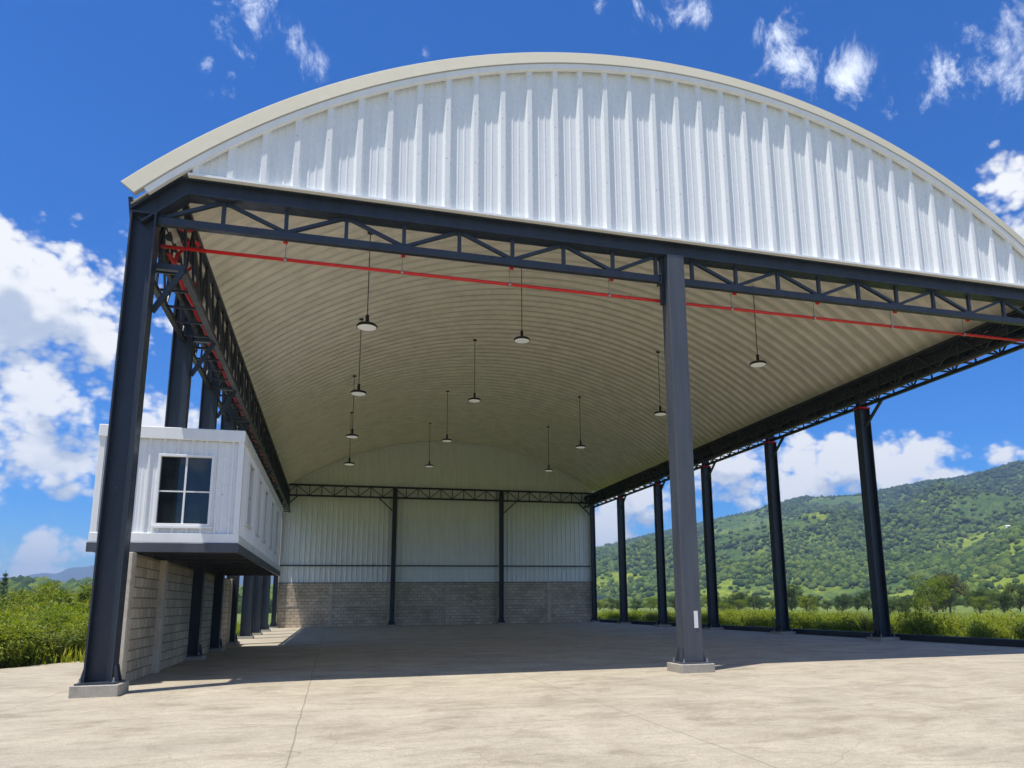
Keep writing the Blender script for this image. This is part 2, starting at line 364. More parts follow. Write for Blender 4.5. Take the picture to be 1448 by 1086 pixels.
    skyc = n.mix(1., hs.outputs[0], (.034, .088, .119), 'MULTIPLY')
    c = n.mix(aw, skyc, (.72, .77, .86)); c = n.mix(n.math('MULTIPLY', alpha, .97), c, ccol)
    bg = n('ShaderNodeBackground', i={'Color': c, 'Strength': 1.0}); out = n('ShaderNodeOutputWorld'); n.link(bg.outputs[0], out.inputs[0])
    # daylight strength: sky node scaled to 0.115, clouds as bright as sunlit cloud tops under the same exposure
make_world()
sun = bpy.data.lights.new('sun', 'SUN'); sun.energy = 4.15; sun.angle = math.radians(.53); sun.color = (1., .955, .88)
so = bpy.data.objects.new('sun', sun); COL.objects.link(so); so.rotation_euler = (-SUN).to_track_quat('-Z', 'Y').to_euler(); so.location = (-20, -10, 60)

cam = bpy.data.cameras.new('camera'); co = bpy.data.objects.new('camera', cam); COL.objects.link(co); SC.camera = co
from mathutils import Matrix
co.matrix_world = Matrix(((R2[0], U2[0], -F_[0], CAM[0]), (R2[1], U2[1], -F_[1], CAM[1]), (R2[2], U2[2], -F_[2], CAM[2]), (0, 0, 0, 1)))
cam.sensor_width = 36; cam.lens = FPX/1448*36; cam.shift_x = -(PPX-724)/1448; cam.shift_y = (PPY-543)/1448
cam.clip_start = .1; cam.clip_end = 30000
SC.view_settings.view_transform = 'Standard'; SC.view_settings.look = 'None'; SC.view_settings.exposure = .66; SC.view_settings.gamma = 1
SC.render.engine = 'CYCLES'
SC.cycles.max_bounces = 8; SC.cycles.diffuse_bounces = 6; SC.cycles.volume_bounces = 0; SC.cycles.caustics_reflective = False; SC.cycles.caustics_refractive = False
SC.cycles.use_denoising = True; SC.cycles.transparent_max_bounces = 8

# ------------------------------------------------------------------ ground and slab
g = MB(); ring = 72
g.add([(4, 0, -.32)]+[(4+6500*math.cos(2*PI*k/ring), 6500*math.sin(2*PI*k/ring), -.32) for k in range(ring)], [(0, 1+k, 1+(k+1) % ring) for k in range(ring)])
tag(g.build('ground', 'meadow'), 'green rough meadow around the concrete slab', 'ground', None, 'structure')
s = MB(); s.prism([(-34, -46), (62, -46), (62, 1.3), (26.9, 1.3), (26.9, 46.4), (-.8, 46.4), (-.8, 16.6), (-3.29, 11.04), (-4.62, 8.23), (-8.6, 0), (-34, -14)], -.4, 0)
tag(s.build('pavement', 'pavement'), 'pale worn concrete slab with joints and stains', 'pavement', None, 'structure')

# ------------------------------------------------------------------ hangar
hangar = empty('hangar', (0, 0, 0), 'large open steel hangar with arched white roof and dark columns', 'hangar')
HL = 'hangar'
def hsec(x, y, z0, z1, wx=.5, dy=.4, tf=.03, along='x'):
    """H-section column; flanges face +-x (or +-y)."""
    b = MB()
    if along == 'x':
        b.box(x-wx/2, x-wx/2+tf, y-dy/2, y+dy/2, z0, z1).box(x+wx/2-tf, x+wx/2, y-dy/2, y+dy/2, z0, z1)
        b.box(x-wx/2+tf, x+wx/2-tf, y-.012, y+.012, z0, z1)
    else:
        b.box(x-wx/2, x+wx/2, y-dy/2, y-dy/2+tf, z0, z1).box(x-wx/2, x+wx/2, y+dy/2-tf, y+dy/2, z0, z1)
        b.box(x-.012, x+.012, y-dy/2+tf, y+dy/2-tf, z0, z1)
    return b
def footing(col, x, y, hw, hd, ph, pw, pd, mat='steel', gus=.32):
    MB().box(x-pw, x+pw, y-pd, y+pd, -.02, ph).build('pedestal', 'concrete', col, bevel=.012)
    MB().box(x-pw*.86, x+pw*.86, y-pd*.86, y+pd*.86, ph, ph+.03).build('base_plate', mat, col)
    z = ph+.03
    for sx in (-1, 1):
        for sy in (-.55, .55):
            gx = x+sx*hw; e = x+sx*pw*.82; yy = y+sy*hd
            MB().add([(gx, yy-.008, z), (e, yy-.008, z), (e, yy-.008, z+.02), (gx+sx*.02, yy-.008, z+gus), (gx, yy-.008, z+gus),
                      (gx, yy+.008, z), (e, yy+.008, z), (e, yy+.008, z+.02), (gx+sx*.02, yy+.008, z+gus), (gx, yy+.008, z+gus)],
                     [(0, 1, 2, 3, 4), (9, 8, 7, 6, 5), (0, 5, 6, 1), (1, 6, 7, 2), (2, 7, 8, 3), (3, 8, 9, 4), (4, 9, 5, 0)]).build('gusset', mat, col)
            bx, by = x+sx*pw*.7, y+(1 if sy > 0 else -1)*pd*.66
            MB().tube([(bx, by, z), (bx, by, z+.09)], .016, 6).tube([(bx, by, z), (bx, by, z+.03)], .03, 6).build('anchor_bolt', 'zinc', col)
def knee(parent, a, b, w=.09, mat='steel'):
    MB().bar(a, b, w).build('knee_brace', mat, parent)

# corner column in front on the left
c = hsec(0, 0, .25, 10.02, .5, .42, .032).box(-.25, .25, -.21, .21, 10.02, 10.06).build('column', 'steel', hangar); c['label'] = 'navy corner column nearest the camera on the left'
footing(c, .03, -.08, .25, .21, .22, .41, .41)
MB().add([(-.34, -.16, 10.38), (-.25, -.16, 9.72), (-.25, -.16, 10.38), (-.34, .16, 10.38), (-.25, .16, 9.72), (-.25, .16, 10.38)],
         [(0, 1, 2), (5, 4, 3), (0, 3, 4, 1), (1, 4, 5, 2), (2, 5, 3, 0)]).build('bracket', 'steel', c)
# front mid column: a box section
c = MB().box(12.33, 12.80, -.26, .18, .23, 10.6).build('column', 'column_grey', hangar, bevel=.012); c['label'] = 'grey box column standing in the middle of the front opening'
footing(c, 12.565, -.04, .235, .22, .2, .43, .41, 'column_grey', .34)
MB().box(12.235, 12.325, -.02, .10, 9.3, 10.6).build('stiffener', 'steel', c)
# right front corner column (just outside the photograph)
c = hsec(W-.02, 0, .25, 10.02, .5, .42, .032).build('column', 'steel', hangar); footing(c, W-.02, 0, .25, .21, .22, .44, .44)
LEFT_Y = [4.95, 9.86, 14.5, 19.4, 25.9, 31., 37.2]
for i, y in enumerate(LEFT_Y):
    zt = 9.05
    c = hsec(-.02, y, .15 if i else 2.862, 10.6, .5, .36, .03).build('column', 'steel', hangar)
    if i != 0: footing(c, 0, y, .25, .18, .12, .40, .38)
RIGHT_Y = [9.67+7.168*i for i in range(5)]
for y in RIGHT_Y:
    c = hsec(W, y, .15, 9.86, .5, .40, .03).build('column', 'steel', hangar); footing(c, W, y, .25, .2, .12, .46, .44, 'steel_black', .3)
    MB().box(W-.2, W+.2, y-.12, y+.12, 9.86, 10.9).build('column_head', 'steel_black', c)
for y in [0.]+RIGHT_Y:
    knee(hangar, (W-.05, y-.22, 9.0), (W-.05, y-1.35, 9.9), .1)
BX = [0.02, 8.95, 17.94, 26.2]
for i, x in enumerate(BX):
    c = hsec(x, D-.28, .13, 11.25, .34, .36, .03).build('column', 'steel', hangar); footing(c, x, D-.28, .17, .18, .1, .36, .3)
for x, sx in ((BX[0], 1), (BX[1], -1), (BX[2], 1), (BX[3], -1)):
    knee(hangar, (x+sx*.17, D-.28, 9.25), (x+sx*1.3, D-.28, 10.3), .09)

# front truss
ft = empty('front_truss', (0, 0, 0), parent=hangar)
MB().box(.25, 12.2, -.08, .08, ZB, ZB2).build('bottom_chord', 'steel', ft, bevel=.01)
MB().box(12.83, W-.27, -.08, .08, ZB, ZB2).build('bottom_chord', 'steel', ft, bevel=.01)
def sweep_xz(path, secs):
    """secs: list of (n0,n1,y0,y1) rectangles, n measured along the path normal."""
    b = MB(); pts = [np.array(p, float) for p in path]
    for n0, n1, y0, y1 in secs:
        rows = []
        for i, p in enumerate(pts):
            t0 = pts[i]-pts[i-1] if i else pts[1]-pts[0]; t1 = pts[i+1]-pts[i] if i < len(pts)-1 else t0
            t0 = t0/np.linalg.norm(t0); t1 = t1/np.linalg.norm(t1)
            m = np.array([-(t0[1]+t1[1]), t0[0]+t1[0]]); m /= np.linalg.norm(m); m = m/(m@np.array([-t0[1], t0[0]]))
            a, c_ = p+m*n0, p+m*n1
            rows.append([(a[0], y0, a[1]), (a[0], y1, a[1]), (c_[0], y1, c_[1]), (c_[0], y0, c_[1])])
        o = len(b.v); k = len(rows); b.v += [q for r in rows for q in r]
        for i in range(k-1):
            for j in range(4): b.f.append((o+i*4+j, o+i*4+(j+1) % 4, o+(i+1)*4+(j+1) % 4, o+(i+1)*4+j))
        b.f += [(o, o+3, o+2, o+1), tuple(o+(k-1)*4+j for j in range(4))]
    return b
sweep_xz([(-.16, 9.98), (.74, 10.81), (W-.6, 10.81), (W+.32, 9.98)], [(-.21, -.17, -.2, .2), (-.17, .15, -.07, .07), (.15, .19, -.2, .2)]).build('top_beam', 'steel', ft)
MB().box(.82, W-.66, -.33, -.19, 10.985, 11.04).build('drip_trim', 'trim', ft)
def web(parent, xs, y, z0, z1, first_up, mat, wv=.085, wd=.085):
    for i, x in enumerate(xs):
        MB().box(x-wv/2, x+wv/2, y-wv/2, y+wv/2, z0, z1).build('web_post', mat, parent)
    for i in range(len(xs)-1):
        up = (i % 2 == 0) == first_up
        a, b_ = (xs[i]+.06, z0+.02), (xs[i+1]-.06, z1-.02)
        if not up: a, b_ = (xs[i]+.06, z1-.02), (xs[i+1]-.06, z0+.02)
        MB().bar((a[0], y+.004, a[1]), (b_[0], y+.004, b_[1]), wd*.95, up=(0, 1, 0)).build('web_diagonal', mat, parent)
xl = [.32]+[1.56+1.333*i for i in range(8)]+[12.1]
xr = [13.15+1.312*i for i in range(10)]
web(ft, xl, 0, ZB2, ZT0, True, 'steel')
web(ft, xr, 0, ZB2, ZT0, False, 'steel')
for x, sx in ((.25, 1), (12.2, -1), (12.83, 1), (W-.27, -1)):
    if x in (12.2, 12.83):
        pl = MB().box(min(x, x+sx*.022), max(x, x+sx*.022), -.13, .13, ZB-.06, ZB2+.06).build('end_plate', 'steel', ft)
        for yy in (-.11, .11):
            for zz in (ZB-.03, ZB2+.03):
                MB().tube([(x+sx*.02, yy, zz), (x+sx*.045, yy, zz)], .014, 6).build('bolt', 'zinc', ft)
# back truss
bt = empty('back_truss', (0, 0, 0), parent=hangar)
for z in (10.36, 11.22):
    MB().box(.1, W+.05, D-.24, D-.10, z-.07, z+.07).build('chord', 'steel_black', bt)
xb = [.25+.962*i for i in range(28)]
web(bt, xb, D-.17, 10.43, 11.15, True, 'steel_black', .06, .06)

# gable sheeting at the front
def rib_profile(x0, x1, pitch, rw, rd, base, sign, stiff=.012):
    """list of (x, y) along a trapezoid-ribbed sheet."""
    pts = []; x = x0
    while x < x1-.05:
        seg = [(0, 0), (rw*.25, rd), (rw*.75, rd), (rw, 0)]
        p3 = (pitch-rw)/3
        for q in (1, 2):
            seg += [(rw+p3*q-.03, 0), (rw+p3*q-.012, stiff), (rw+p3*q+.012, stiff), (rw+p3*q+.03, 0)]
        for dx, dy in seg:
            if x+dx < x1: pts.append((x+dx, base+sign*dy))
        x += pitch
    pts.append((x1, base)); return pts
def sheet_under_arch(name, mat, x0, x1, z0, arch, pitch, rw, rd, base, sign, parent, drop=0.):
    b = MB(); P = rib_profile(x0, x1, pitch, rw, rd, base, sign)
    b.grid([[(x, y, z0), (x, y, arc(arch, x)+drop)] for x, y in P]); return b.build(name, mat, parent)
sheet_under_arch('gable_sheet', 'sheet', .86, 25.54, 11.0, AF,   .695, .23, .115, -.19, -1, hangar, .03).data.materials[0]
def arc_strip(arch, prof, th0, th1, y0, n=64):
    """prof: closed list of (dr, y) swept along the arch."""
    b = MB(); rows = []
    for i in range(n+1):
        th = th0+(th1-th0)*i/n
        rows.append([(arch[0]+(arch[2]+dr)*math.sin(th), y0+y, arch[1]-arch[2]+(arch[2]+dr)*math.cos(th)) for dr, y in prof])
    k = len(prof)
    b.v = [q for r in rows for q in r]
    for i in range(n):
        for j in range(k): b.f.append((i*k+j, i*k+(j+1) % k, (i+1)*k+(j+1) % k, (i+1)*k+j))
    b.f += [tuple(range(k))[::-1], tuple(n*k+j for j in range(k))]
    return b
THL, THR = -math.asin((AF[0]+.32)/(AF[2]+.3)), math.asin((26.72-AF[0])/(AF[2]+.3))
arc_strip(AF, [(.07, -.40), (.10, -.405), (.53, -.22), (.57, -.18), (.53, -.14), (.07, -.30)], THL, THR, 0).build('fascia', 'fascia', hangar, smooth=False)
arc_strip(AF, [(-.06, -.375), (.072, -.39), (.072, -.26), (-.06, -.26)], THL+.012, THR-.012, 0).build('verge_trim', 'trim', hangar)
arc_strip(AB, [(-.20, D-.03), (.02, D-.04), (.02, D+.10), (-.20, D+.10)], -.60, .585, 0).build('verge_trim', 'trim', hangar)
# roof: one curved ribbed sheet, ribs run over the arch
rows = []
pr = []; y = -.24
while y < D+.35:
    for dy, dz in ((0, 0), (.10, .0), (.17, .14), (.21, .17), (.44, .17), (.48, .14), (.55, 0)):
        pr.append((y+dy, dz))
    y += .62
for i in range(57):
    x = -.26+(26.62+.26)*i/56
    rows.append([(x, yy, roof_z(x, yy)+dz+.06) for yy, dz in pr])
rf = MB().grid(rows).build('roof', 'roof_sheet', hangar)
# wall sheeting at the back
sheet_under_arch('back_wall_sheet', 'sheet_wall', -.1, W+.2, 3.42, AB, .405, .15, .085, D+.13, -1, hangar, .1)
for i in range(3):
    MB().box(BX[i]+.2, BX[i+1]-.2, D-.06, D+.03, 4.74, 4.84).build('girt', 'steel', hangar)
MB().box(.1, W, D-.02, D+.06, 3.40, 3.46).build('sill_flashing', 'steel', hangar)
# side girders: box trusses along the eaves
def girder(xo, xi, zb, zt, y0, y1, step, cols):
    g = empty('side_girder', (0, 0, 0), parent=hangar); s = 1 if xi > xo else -1
    for x, z, w in ((xo, zb, .13), (xi, zb, .15), (xo+s*.05, zt, .13), (xi-s*.1, zt, .13)):
        MB().box(x-w/2, x+w/2, y0, y1, z-.06, z+.06).build('chord', 'steel_black', g)
    MB().box(xo+s*.36-.04, xo+s*.36+.04, y0, y1, zb+.12, zb+.2).build('cable_tray', 'steel_black', g)
    k = int((y1-y0)/step)
    for i in range(k+1):
        y = y0+.2+(y1-y0-.4)*i/k
        MB().bar((xo, y, zb), (xi, y, zb), .055).build('rung', 'steel_black', g)
        MB().bar((xi, y, zb), (xi-s*.1, y, zt), .055).build('web_post', 'steel_black', g)
        MB().bar((xo, y, zb), (xo+s*.05, y, zt), .05).build('web_post', 'steel_black', g)
        if i < k:
            y2 = y0+.2+(y1-y0-.4)*(i+1)/k
            a, b_ = (zb, zt) if i % 2 == 0 else (zt, zb)
            xa, xb_ = (xi, xi-s*.1) if i % 2 == 0 else (xi-s*.1, xi)
            MB().bar((xa, y, a), (xb_, y2, b_), .055).build('web_diagonal', 'steel_black', g)
            xa, xb_ = (xo, xo+s*.05) if i % 2 == 0 else (xo+s*.05, xo)
            MB().bar((xa, y, a), (xb_, y2, b_), .05).build('web_diagonal', 'steel_black', g)
    return g
girder(-.02, .78, 8.98, 10.6, .25, D-.5, 1.02, LEFT_Y)
girder(W, W-.8, 9.92, 10.85, .25, D-.5, 1.02, RIGHT_Y)
for y in [.22]+LEFT_Y:
    c = MB().bar((.1, y, 9.0), (.8, y, 9.0), .13).build('outrigger', 'steel', hangar)
    MB().bar((.24, y, 7.95), (.78, y, 8.95), .1).build('strut', 'steel', hangar)
MB().box(W+.02, W+.12, .3, D, 10.30, 10.98).build('eave_beam', 'steel_black', hangar)
MB().box(W-.5, W-.42, .3, D, 10.36, 10.62).build('eave_beam', 'steel_black', hangar)
MB().box(-.16, -.08, .3, D, 10.0, 10.62).build('eave_beam', 'steel_black', hangar)
# purlin line where the roof sheet lands on each side
for x in (.30, W-.62):
    MB().box(x-.07, x+.07, .1, D, 10.70, 10.84).build('eave_purlin', 'steel_black', hangar)
# wavy closure of the roof ribs, right edge beam of the slab
MB().box(26.62, 26.86, 1.3, 46.0, 0.004, .24).build('edge_beam', 'steel_black', hangar)
# seams of screws/splices are in the sheet material

# ------------------------------------------------------------------ block walls
bw = empty('block_wall', (0, D, 0), 'low grey concrete block wall under the white sheeting at the back of the hangar', 'wall')
def at_parent(o, p):
    o.parent = p; o.matrix_parent_inverse = Matrix.Translation(-Vector(p.location)); return o
PX = [.02, 4.15, 8.95, 13.42, 17.94, 22.15, 26.2]
for i in range(6):
    a, b_ = PX[i]+(.16 if i else .2), PX[i+1]-.16
    at_parent(MB().box(a, b_, D-.02, D+.16, 0, 1.62).build('block_panel', 'block_back'), bw)
    at_parent(MB().box(a, b_, D-.02, D+.16, 1.74, 3.40).build('block_panel', 'block_back'), bw)
    at_parent(MB().box(a, b_, D-.045, D+.16, 1.62, 1.74).build('tie_beam', 'post'), bw)
for i, x in enumerate(PX):
    hw = .16 if i not in (2, 4) else .34
    at_parent(MB().box(x-hw, x+hw, D-.07, D+.16, 0, 3.40).build('concrete_post', 'post'), bw)
lw = empty('block_wall', (-.1, 10, 0), 'beige concrete block wall running under the raised white container office', 'wall')
LP = [1.75, 4.95, 9.86, 14.5, 19.2]
for i in range(4):
    a, b_ = LP[i]+.17, LP[i+1]-.17
    at_parent(MB().box(-.28, -.08, a, b_, 0, 2.84).build('block_panel', 'block_side'), lw)
for i, y in enumerate(LP[:2]+LP[4:]):
    at_parent(MB().box(-.32, .0 if i != 1 else .05, y-.17, y+.17, 0, 2.85).build('concrete_post', 'post', bevel=.01), lw)

# ------------------------------------------------------------------ container office
X0, X1, Y0, Y1, Z0, Z1 = -1.0, 2.07, 2.05, 17.0, 3.1, 5.80
of = empty('container_office', (0, Y0, Z0), 'raised white ribbed container office with dark windows among the left columns', 'office')
def OF(mb, name, mat, parent=None, **k):
    o = mb.build(name, mat, **k)
    if parent is None: return at_parent(o, of)
    o.parent = parent; return o
def ribbed_face(axis, a0, a1, z0, z1, base, sign, holes, pitch, rw, rd):
    """ribbed wall along x or y with rectangular openings cut out."""
    P = rib_profile(a0, a1, pitch, rw, rd, 0, 1, .006); b = MB()
    cuts = sorted({h for q in holes for h in (q[0], q[1])})
    xs = [p for p in P if not any(abs(p[0]-c_) < 1e-4 for c_ in cuts)]
    for c_ in cuts: xs.append((c_, 0.))
    xs.sort()
    zs = sorted({z0, z1}|{h for q in holes for h in (q[2], q[3])})
    for i in range(len(xs)-1):
        for j in range(len(zs)-1):
            mx, mz = (xs[i][0]+xs[i+1][0])/2, (zs[j]+zs[j+1])/2
            if any(q[0] < mx < q[1] and q[2] < mz < q[3] for q in holes): continue
            q = []
            for (s_, d_), z in ((xs[i], zs[j]), (xs[i+1], zs[j]), (xs[i+1], zs[j+1]), (xs[i], zs[j+1])):
                q.append((s_, base+sign*d_, z) if axis == 'x' else (base+sign*d_, s_, z))
            b.add(q, [(0, 1, 2, 3)])
    return b
wf = (.27, 1.41, 3.52, 5.14)
side_w = [(3.6, 4.6, 3.75, 5.3), (6.3, 6.9, 3.75, 5.3), (8.4, 9.2, 3.75, 5.3), (11.2, 12.0, 3.75, 5.3), (13.8, 14.6, 3.75, 5.3)]
OF(ribbed_face('x', X0+.1, X1-.12, Z0+.22, Z1-.28, Y0+.06, -1, [wf], .30, .08, .05), 'front_wall', 'sheet')
OF(ribbed_face('y', Y0+.12, Y1-.1, Z0+.2, Z1-.2, X1-.05, 1, side_w, .24, .08, .03), 'side_wall', 'sheet_wall')
OF(MB().box(X0, X0+.05, Y0+.1, Y1, Z0+.2, Z1-.2).box(X0+.06, X1-.06, Y1-.06, Y1, Z0+.2, Z1-.2), 'rear_wall', 'sheet_wall')
OF(MB().box(X0-.04, X1+.02, Y0-.05, Y0+.04, Z1-.28, Z1), 'roof_band', 'trim', bevel=.01)
OF(MB().box(X1-.06, X1+.022, Y0+.042, Y1, Z1-.22, Z1-.005), 'roof_band', 'trim', bevel=.01)
OF(MB().box(X0, X1-.06, Y0+.042, Y1, Z1-.12, Z1-.05), 'roof_deck', 'sheet_wall')
OF(MB().box(X0-.03, X1+.015, Y0-.02, Y0+.05, Z0, Z0+.22), 'sill_band', 'trim', bevel=.008)
OF(MB().box(X1-.05, X1+.018, Y0+.052, Y1, Z0, Z0+.20), 'sill_band', 'trim', bevel=.008)
for x in (X0-.02, X1-.12):
    OF(MB().box(x, x+.13, Y0-.012, Y0+.058, Z0+.22, Z1-.28), 'corner_post', 'trim', bevel=.006)
OF(MB().box(X1-.045, X1+.012, Y0+.06, Y0+.14, Z0+.2, Z1-.22), 'corner_post', 'trim')
for yj in (6.0, 9.9, 13.0):
    OF(MB().box(X1-.04, X1+.006, yj-.035, yj+.035, Z0+.2, Z1-.22), 'joint_cover', 'trim')
ff = OF(MB().box(X0-.05, X1+.03, Y0-.06, Y0+.04, Z0-.22, Z0-.004), 'floor_beam', 'column_grey', bevel=.008)
OF(MB().box(X1-.06, X1+.028, Y0+.045, Y1, Z0-.2, Z0-.004), 'floor_beam', 'column_grey', bevel=.008)
OF(MB().box(X0-.04, X0+.04, Y0+.045, Y1, Z0-.2, Z0-.004), 'floor_beam', 'column_grey', bevel=.008)
OF(MB().box(X0+.045, X1-.065, Y0+.05, Y1, Z0-.06, Z0-.006), 'floor_deck', 'rubber')
for y in np.arange(3.2, 16.8, 1.7):
    OF(MB().box(X0+.045, X1-.065, y-.05, y+.05, Z0-.19, Z0-.062), 'joist', 'steel_black')
for x in (.5, 1.35):
    OF(MB().tube([(x, Y0+.1, Z0-.105), (x, 3.1, Z0-.105)], .03, 8), 'conduit', 'zinc')
# front window
fr = .06
def window(axis, a0, a1, z0, z1, face, sign, mull, deep=.10):
    """framed window: frame is the part, panes and bars its pieces"""
    def bx(p0, p1, d0, d1, q0, q1):
        lo, hi = sorted((face+sign*d0, face+sign*d1))
        return (p0, p1, lo, hi, q0, q1) if axis == 'x' else (lo, hi, p0, p1, q0, q1)
    b = MB(); o = .035
    b.box(*bx(a0-o, a1+o, -.05, .055, z1-fr+o, z1+o)).box(*bx(a0-o, a1+o, -.05, .055, z0-o, z0+fr-o))
    b.box(*bx(a0-o, a0+fr-o, -.05, .055, z0+fr-o, z1-fr+o)).box(*bx(a1-fr+o, a1+o, -.05, .055, z0+fr-o, z1-fr+o))
    w_ = OF(b, 'window', 'trim', bevel=.005)
    xm, zm = (a0+a1)/2, z0+(z1-z0)*.48
    mb = MB()
    if mull in ('cross', 'vert'): mb.box(*bx(xm-.02, xm+.02, -.045, .02, z0+fr-o, z1-fr+o))
    if mull == 'cross': mb.box(*bx(a0+fr-o, xm-.02, -.045, .018, zm-.015, zm+.015)).box(*bx(xm+.02, a1-fr+o, -.045, .018, zm-.015, zm+.015))
    OF(mb, 'glazing_bar', 'trim', w_)
    xs = [a0+fr-o, xm-.02, xm+.02, a1-fr+o]
    cells = [(xs[0], xs[1]), (xs[2], xs[3])]
    rowsz = [(z0+fr-o, zm-.015), (zm+.015, z1-fr+o)] if mull == 'cross' else [(z0+fr-o, z1-fr+o)]
    for p, q in cells:
        for r0, r1 in rowsz:
            OF(MB().box(*bx(p, q, -.035, -.025, r0, r1)), 'pane', 'glass' if axis == 'x' else 'glass_side', w_)
    return w_
w1 = window('x', *wf, Y0+.05, -1, 'cross'); w1['label'] = 'large four-pane window in the front wall'
OF(MB().box(wf[0]-.10, wf[1]+.10, Y0-.035, Y0+.02, wf[2]-.085, wf[2]-.04), 'window_sill', 'trim', w1)
for k, q in enumerate(side_w):
    w_ = window('y', *q, X1-.045, 1, 'vert' if q[1]-q[0] < .95 else 'cross')
    OF(MB().box(X1-.05, X1+.03, q[0]-.08, q[1]+.08, q[2]-.08, q[2]-.04), 'window_sill', 'trim', w_)

# ------------------------------------------------------------------ red pipes, lamps, notice
pipe = MB().tube([(.28, .3, 9.53), (W-.3, .3, 9.49)], .041, 10).build('sprinkler_pipe', 'red', smooth=True)
tag(pipe, 'straight red pipe hung below the front truss', 'pipe')
for x in xl[2::2]+xr[1::2]:
    z = 9.53-.04*x/W
    h = MB().tube([(x, .3, z+.05), (x, .3, ZB+.12), (x, .06, ZB+.12)], .011, 6).build('hanger_rod', 'zinc', pipe)
    MB().tube([(x-.03, .3, z), (x+.03, .3, z)], .056, 10).build('clamp', 'zinc', h)
    MB().box(x-.05, x+.05, .078, .14, ZB-.03, ZB+.05).build('beam_clamp', 'red', h)
def wavy(x, z, y0, y1, n, ax, az, ph=0):
    return [(x+ax*math.sin(i*1.7+ph), y0+(y1-y0)*i/n, z+az*math.sin(i*1.1+ph)) for i in range(n+1)]
p2 = MB().tube(wavy(.42, 9.42, .45, 36, 60, .025, .03), .05, 8).build('sprinkler_pipe', 'red', smooth=True)
tag(p2, 'red pipe running back inside the dark girder along the left eave', 'pipe')
for y in (1.0, 2.0, 2.9):
    MB().tube([(.42, y, 9.42), (.46, y+.1, 9.75), (.60, y+.18, 9.95), (.60, y+.3, 10.25)], .045, 8).build('branch', 'red', p2, smooth=True)
for y in (.9, 1.7):
    MB().lathe([(.03, 0), (.17, 0), (.20, .03), (.17, .06), (.03, .06)], 20, (.62, y, 10.3)).build('valve_wheel', 'red', p2)
p3 = MB().tube(wavy(W-.42, 10.02, .45, 42, 50, .02, .025, 1), .045, 8).build('sprinkler_pipe', 'red', smooth=True)
tag(p3, 'red pipe running back inside the dark girder along the right eave', 'pipe')
for y in RIGHT_Y:
    MB().box(W-.27, W+.27, y-.23, y+.23, 9.80, 9.855).build('collar', 'red', p3)

lamp_px = [[(519, 462), (507, 556), (498, 617), (494, 656)], [(738, 481), (671, 566), (632, 623), (607, 659)], [(1072, 515), (934, 585), (821, 632), (776, 665)]]
rowname = ['left', 'middle', 'right']; ordn = ['nearest', 'second', 'third', 'farthest']
proto = None
for r in range(3):
    for k in range(4):
        u, v = lamp_px[r][k]; best = None
        for y in np.arange(3, D-1.2, .1):
            p = on(u, v, 1, y); L = roof_z(p[0], y)-p[2]
            if best is None or abs(L-3.3) < best[0]: best = (abs(L-3.3), p, L)
        _, p, L = best
        lab = '%s pendant lamp in the %s row under the arched ceiling' % (ordn[k], rowname[r])
        l = empty('pendant_lamp', tuple(p), lab, 'lamp', 'round pendant lamps hanging from the arched roof')
        if proto is None:
            proto = True
            ms = {}
            a = MB().lathe([(.0, .13), (.10, .13), (.13, .10), (.30, .07), (.335, .03), (.335, -.03), (.31, -.035)], 28).build('housing', 'lamp_black', l, smooth=True)
            b2 = MB().lathe([(.312, -.028), (.29, -.04), (.0, -.045)], 28).build('lens', 'lens', l)
            d2 = MB().tube([(0, 0, .12), (0, 0, .40)], .06, 10).build('driver', 'lamp_black', l)
            ms = (a.data, b2.data, d2.data)
        else:
            for nm, me in zip(('housing', 'lens', 'driver'), ms):
                o = bpy.data.objects.new(nm, me); COL.objects.link(o); o.parent = l
        MB().tube([(0, 0, .38), (.0, 0, L+.10)], .017, 6).build('rod', 'lamp_black', l)
        MB().box(-.09, .09, -.04, .04, L-.02, L+.06).build('ceiling_hook', 'lamp_black', l)
nt_ = MB().box(12.60, 12.70, -.275, -.263, 1.02, 1.42).build('paper_notice', 'notice')
tag(nt_, 'small pale notice stuck on the grey mid column', 'notice')

# ------------------------------------------------------------------ hills
def ptable(pts): 
    q = sorted(az_tan(u, v) for u, v in pts); return np.array([a for a, _ in q]), np.array([t for _, t in q])
main = ptable([(845, 772), (895, 762), (945, 750), (985, 741), (1020, 731), (1058, 725), (1092, 714), (1134, 702), (1159, 701), (1193, 701), (1218, 699), (1243, 693), (1281, 686), (1314, 681), (1348, 676), (1382, 668), (1411, 662), (1436, 652), (1448, 651), (1600, 610), (1900, 560)])
spB = ptable([(1000, 860), (1100, 852), (1178, 841), (1260, 817), (1325, 792), (1369, 770), (1443, 733), (1600, 690)])
spA = ptable([(1150, 866), (1260, 850), (1325, 832), (1381, 806), (1410, 835), (1440, 855), (1500, 820), (1650, 760)])
midr = ptable([(840, 822), (900, 812), (960, 806), (1020, 796), (1080, 800), (1140, 790), (1200, 806), (1260, 786), (1330, 760), (1448, 720), (1600, 680)])
left = ptable([(-300, 800), (-120, 806), (0, 814), (30, 814), (40, 811), (63, 806), (83, 806), (93, 799), (107, 795), (121, 795), (138, 792), (200, 800), (300, 806), (450, 800), (600, 790), (760, 780)])
leftn = ptable([(-300, 822), (-100, 828), (0, 826), (60, 824), (100, 829), (150, 826), (300, 834), (500, 836), (700, 832), (850, 836), (950, 850)])
RANGES = [(main, 1600., 1150., 700.), (midr, 1080., 620., 380.), (spB, 800., 420., 300.), (spA, 470., 230., 200.)]
LRANGES = [(left, 5200., 1800., 900.), (leftn, 620., 320., 400.)]
def prof(t):  # rise towards a ridge from the front (t=-1..0) and fall behind it
    return max(0., 1-abs(t))**1.15 if t < 0 else max(0., 1-t)**1.3
